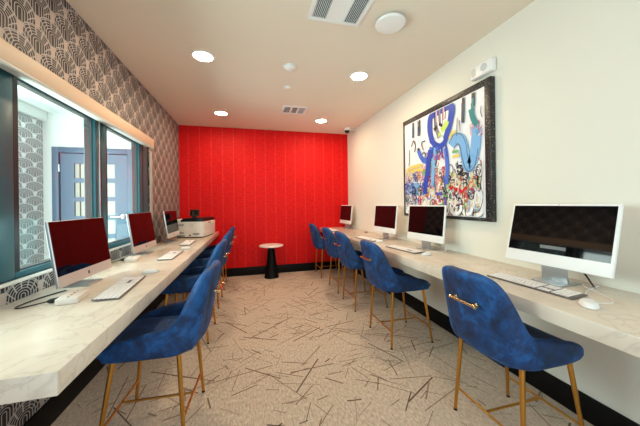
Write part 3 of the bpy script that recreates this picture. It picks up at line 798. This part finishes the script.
cable([(1.490, .860, z+.004), (1.545, .842, z), (1.600, .840, z), (1.655, .885, z), (1.700, .955, z), (1.745, 1.03, z), (1.790, 1.07, z)], .0022, T['white'], 'thin white mouse cable looping beside the near right computer', name='mouse_cable')
cable([(1.575, .935, z), (1.62, .955, z), (1.680, .985, z), (1.745, 1.00, z), (1.830, 1.02, z)], .0022, T['white'], 'white keyboard cable running behind the nearest right keyboard', name='keyboard_cable')
cable([(1.770, 1.005, z), (1.808, 1.045, z+.02), (1.822, 1.085, z+.06), (1.815, 1.125, z+.10)], .0045, T['black'], 'black power cable hanging behind the nearest right computer', name='power_cable')
cable([(1.60, 2.18, z), (1.70, 2.12, z), (1.80, 2.16, z), (1.835, 2.20, z+.03)], .003, T['white'], 'white cable behind the computer under the painting', name='power_cable')
# black grommet on the right counter
b = MB(); b.lathe([(.030, 0), (.030, .006), (.024, .009)], n=24, M=Matrix.Translation((1.775, 3.905, H+.0005))); tag(b.build('desk_grommet', T['black']), 'small black cable grommet on the right counter between the two far computers', 'grommet')
# power blocks on the left counter
def power_block(label, x, y, rz):
    t = thing('power_strip', label, 'power strip', (x, y, H+.0005), rz, 'white power strips on the left counter')
    b = MB(); b.box((-.044, -.074, 0), (.044, .074, .030), bev=.006); b.build('housing', T['offwhite'], t)
    for k in range(4):
        b = MB(); yy = -.051+.034*k
        b.box((-.004, yy-.006, .0295), (.004, yy+.006, .0308)); b.build('socket', T['black'], t)
    return t
pb = power_block('white power strip beside the near left computer, black plug in it', -.872, 1.622, math.radians(8))
t2 = dup(pb); t2.location = (-.985, 2.632, H+.0005); t2['label'] = 'white power strip left of the middle silver computer'
def plug_cable(label, pts, m='black'):
    t = thing('power_plug', label, 'plug', pts[0])
    o = Vector(pts[0]); d = (Vector(pts[1])-o).normalized()
    b = MB(); b.tube([Vector((0, 0, 0)), d*.028, d*.042], [.012, .012, .006], n=12); b.build('plug_body', T[m], t)
    b = MB(); b.tube(spline([d*.04]+[Vector(p)-o for p in pts[2:]]), .0035, n=8); b.build('cord', T[m], t)
plug_cable('black plug and cord running from the near left power strip to the wall', [(-.920, 1.604, H+.0135), (-.965, 1.585, H+.012), (-.99, 1.575, H+.008), (-1.04, 1.545, H+.005), (-1.065, 1.575, H+.005), (-1.05, 1.68, H+.005), (-1.00, 1.80, H+.005)])
plug_cable('black plug and cord at the power strip by the middle left computer', [(-1.032, 2.63, H+.0135), (-1.07, 2.62, H+.012), (-1.09, 2.60, H+.008), (-1.12, 2.55, H+.005), (-1.135, 2.50, H+.005)])
plug_cable('black adapter lying on the left counter below the wallpaper, before the last silver computer', [(-1.095, 3.50, H+.0135), (-1.095, 3.54, H+.013), (-1.10, 3.58, H+.008), (-1.12, 3.66, H+.005), (-1.13, 3.80, H+.005)])
# cables hanging under the right counter
cable([(1.864, 1.86, .735), (1.858, 1.87, .50), (1.850, 1.85, .30), (1.842, 1.80, .16), (1.835, 1.74, .10), (1.845, 1.68, .17), (1.860, 1.64, .33)], .004, T['white'], 'white cord hanging down the wall under the right counter behind the nearest stool', name='hanging_cord')
cable([(1.860, 2.62, .735), (1.850, 2.62, .67), (1.845, 2.59, .61), (1.848, 2.54, .60), (1.856, 2.50, .66), (1.862, 2.49, .735)], .004, T['white'], 'short white cord looped under the right counter behind the stool under the painting', name='hanging_cord')

# ------------------------------------------------------------------ printer
t = thing('printer', 'white multifunction printer with black top and tilted touch screen, far end of left counter', 'printer', (-.650, 4.10, H+.0005), math.radians(-12.4))
# local: x to the left is -x (the side that faces us runs along -x), depth +y
PW, PD, PH = .395, .48, .232
b = MB(); b.box((-PW, 0, .012), (0, PD, PH), bev=.012, seg=3)
b.build('body', T['offwhite'], t)
b = MB(); b.box((-PW+.02, .02, 0), (-.02, PD-.02, .014)); b.build('base', T['foot'], t)
b = MB(); b.prism([(-PW+.075, .004), (-.002, .004), (-.002, PD-.006), (-PW+.075, PD-.006)], PH-.002, PH+.028)
b.box((-PW+.085, .03, PH+.027), (-.012, PD-.02, PH+.046), bev=.006)
b.build('scanner_lid', T['black'], t)
b = MB(); b.box((-PW, .0, PH-.02), (-PW+.078, PD, PH+.034), bev=.01, seg=3); b.build('document_feeder', T['offwhite'], t)
b = MB(); Ms = Matrix.Translation((-.165, .10, PH+.075)) @ Matrix.Rotation(math.radians(12), 4, 'Z') @ Matrix.Rotation(math.radians(68), 4, 'X')
b.box((-.065, 0, -.008), (.065, .100, .008), bev=.004, M=Ms); b.box((-.03, -.03, -.012), (.03, .02, .004), M=Ms); cp = b.build('control_panel', T['black'], t)
b = MB(); b.box((-.055, .012, .0078), (.055, .090, .0086), M=Ms); b.build('display', T['screen'], cp)
for xx, zz, ww in ((-.32, .185, .09), (-.32, .070, .09), (-.10, .055, .09)):
    b = MB()
    for k in range(4): b.box((xx-ww/2, -.002, zz-.012+k*.007), (xx+ww/2, .002, zz-.0088+k*.007))
    b.build('side_vent', T['kb'], t)
b = MB(); n = 36
b._new([(-.165+r*cos(2*PI*k/n), yv, .178+r*sin(2*PI*k/n)) for r, yv in ((.024, .001), (.024, -.002), (.018, -.002), (.018, .001)) for k in range(n)],
       [[i*n+k, i*n+(k+1) % n, ((i+1) % 4)*n+(k+1) % n, ((i+1) % 4)*n+k] for i in range(4) for k in range(n)], 0, True)
b.build('round_emblem', T['steel'], t)
b = MB(); b.box((-.375, -.002, .022), (-.26, .002, .036)); b.build('power_socket', T['black'], t)
b = MB(); b.lathe([(.012, 0), (.012, .003)], n=20, M=Matrix.Translation((-.19, .001, .035)) @ Matrix.Rotation(PI/2, 4, 'X')); b.build('port', T['black'], t)
b = MB(); b.box((-.004, .05, .085), (.002, PD-.05, .088)); b.box((-.004, .05, .045), (.003, PD-.05, .075), bev=.002); b.build('paper_tray', T['offwhite'], t)
b = MB(); b.box((-.001, .19, .200), (.0025, .28, .212), bev=.001); b.build('badge', T['emblem'], t)

# ------------------------------------------------------------------ side table
t = thing('side_table', 'small round side table with white top and black cone pedestal by the red wall', 'side table', (.347, 4.715, 0))
b = MB(); b.lathe([(.128, .0005), (.128, .008), (.122, .020), (.098, .16), (.078, .30), (.063, .42), (.056, .50), (.060, .515), (.080, .530), (.100, .537)], n=48); b.build('pedestal', T['matte_black'], t)
b = MB(); b.lathe([(.190, .5375), (.205, .541), (.208, .549), (.206, .558), (.200, .562), (.05, .5625)], n=56); b.build('tabletop', T['tabletop'], t)

# ------------------------------------------------------------------ light
w = bpy.data.worlds.new('daylight'); bpy.context.scene.world = w; w.use_nodes = True
bg = w.node_tree.nodes['Background']; bg.inputs[0].default_value = (.80, .92, 1, 1); bg.inputs[1].default_value = SKY
def area(name, loc, direction, sx, sy, power, col):
    L = bpy.data.lights.new(name, 'AREA'); L.shape = 'RECTANGLE'; L.size = sx; L.size_y = sy; L.energy = power; L.color = col
    o = bpy.data.objects.new(name, L); C.objects.link(o); o.location = loc
    o.rotation_euler = Vector(direction).to_track_quat('-Z', 'Y').to_euler(); return o
# daylight entering the vestibule through its open outer side
area('vestibule_daylight', (VX-.05, 1.75, 1.25), (1, 0, 0), 2.9, 2.2, DAY, (.93, .98, .95))
# daylight from the glazed entrance at the near end of the room, behind the viewer
area('entrance_daylight', (.3, YR+.05, 1.35), (0, 1, 0), 2.4, 2.2, REAR, (.78, .93, 1.0))

# ------------------------------------------------------------------ camera
f, th, ro, cy, ch = 266.48, .2563, -.0125, 203.07, 1.2807
c, s = cos(th), sin(th); F = Vector((s, c, 0)); R0 = Vector((c, -s, 0)); U0 = Vector((0, 0, 1))
rt = R0*cos(ro)+U0*sin(ro); up = -R0*sin(ro)+U0*cos(ro)
cam = bpy.data.cameras.new('camera'); co = bpy.data.objects.new('camera', cam); C.objects.link(co)
co.matrix_world = Matrix(((rt.x, up.x, -F.x, 0), (rt.y, up.y, -F.y, 0), (rt.z, up.z, -F.z, ch), (0, 0, 0, 1)))
cam.sensor_width = 36; cam.sensor_fit = 'HORIZONTAL'; cam.lens = f/640*36; cam.shift_y = -(213-cy)/640; cam.clip_start = .02
sc = bpy.context.scene; sc.camera = co
sc.view_settings.view_transform = 'Standard'; sc.view_settings.look = 'None'; sc.view_settings.gamma = 1; sc.view_settings.exposure = EXPOSURE
sc.cycles.max_bounces = 10; sc.cycles.diffuse_bounces = 5; sc.cycles.transparent_max_bounces = 12; sc.cycles.sample_clamp_indirect = 8
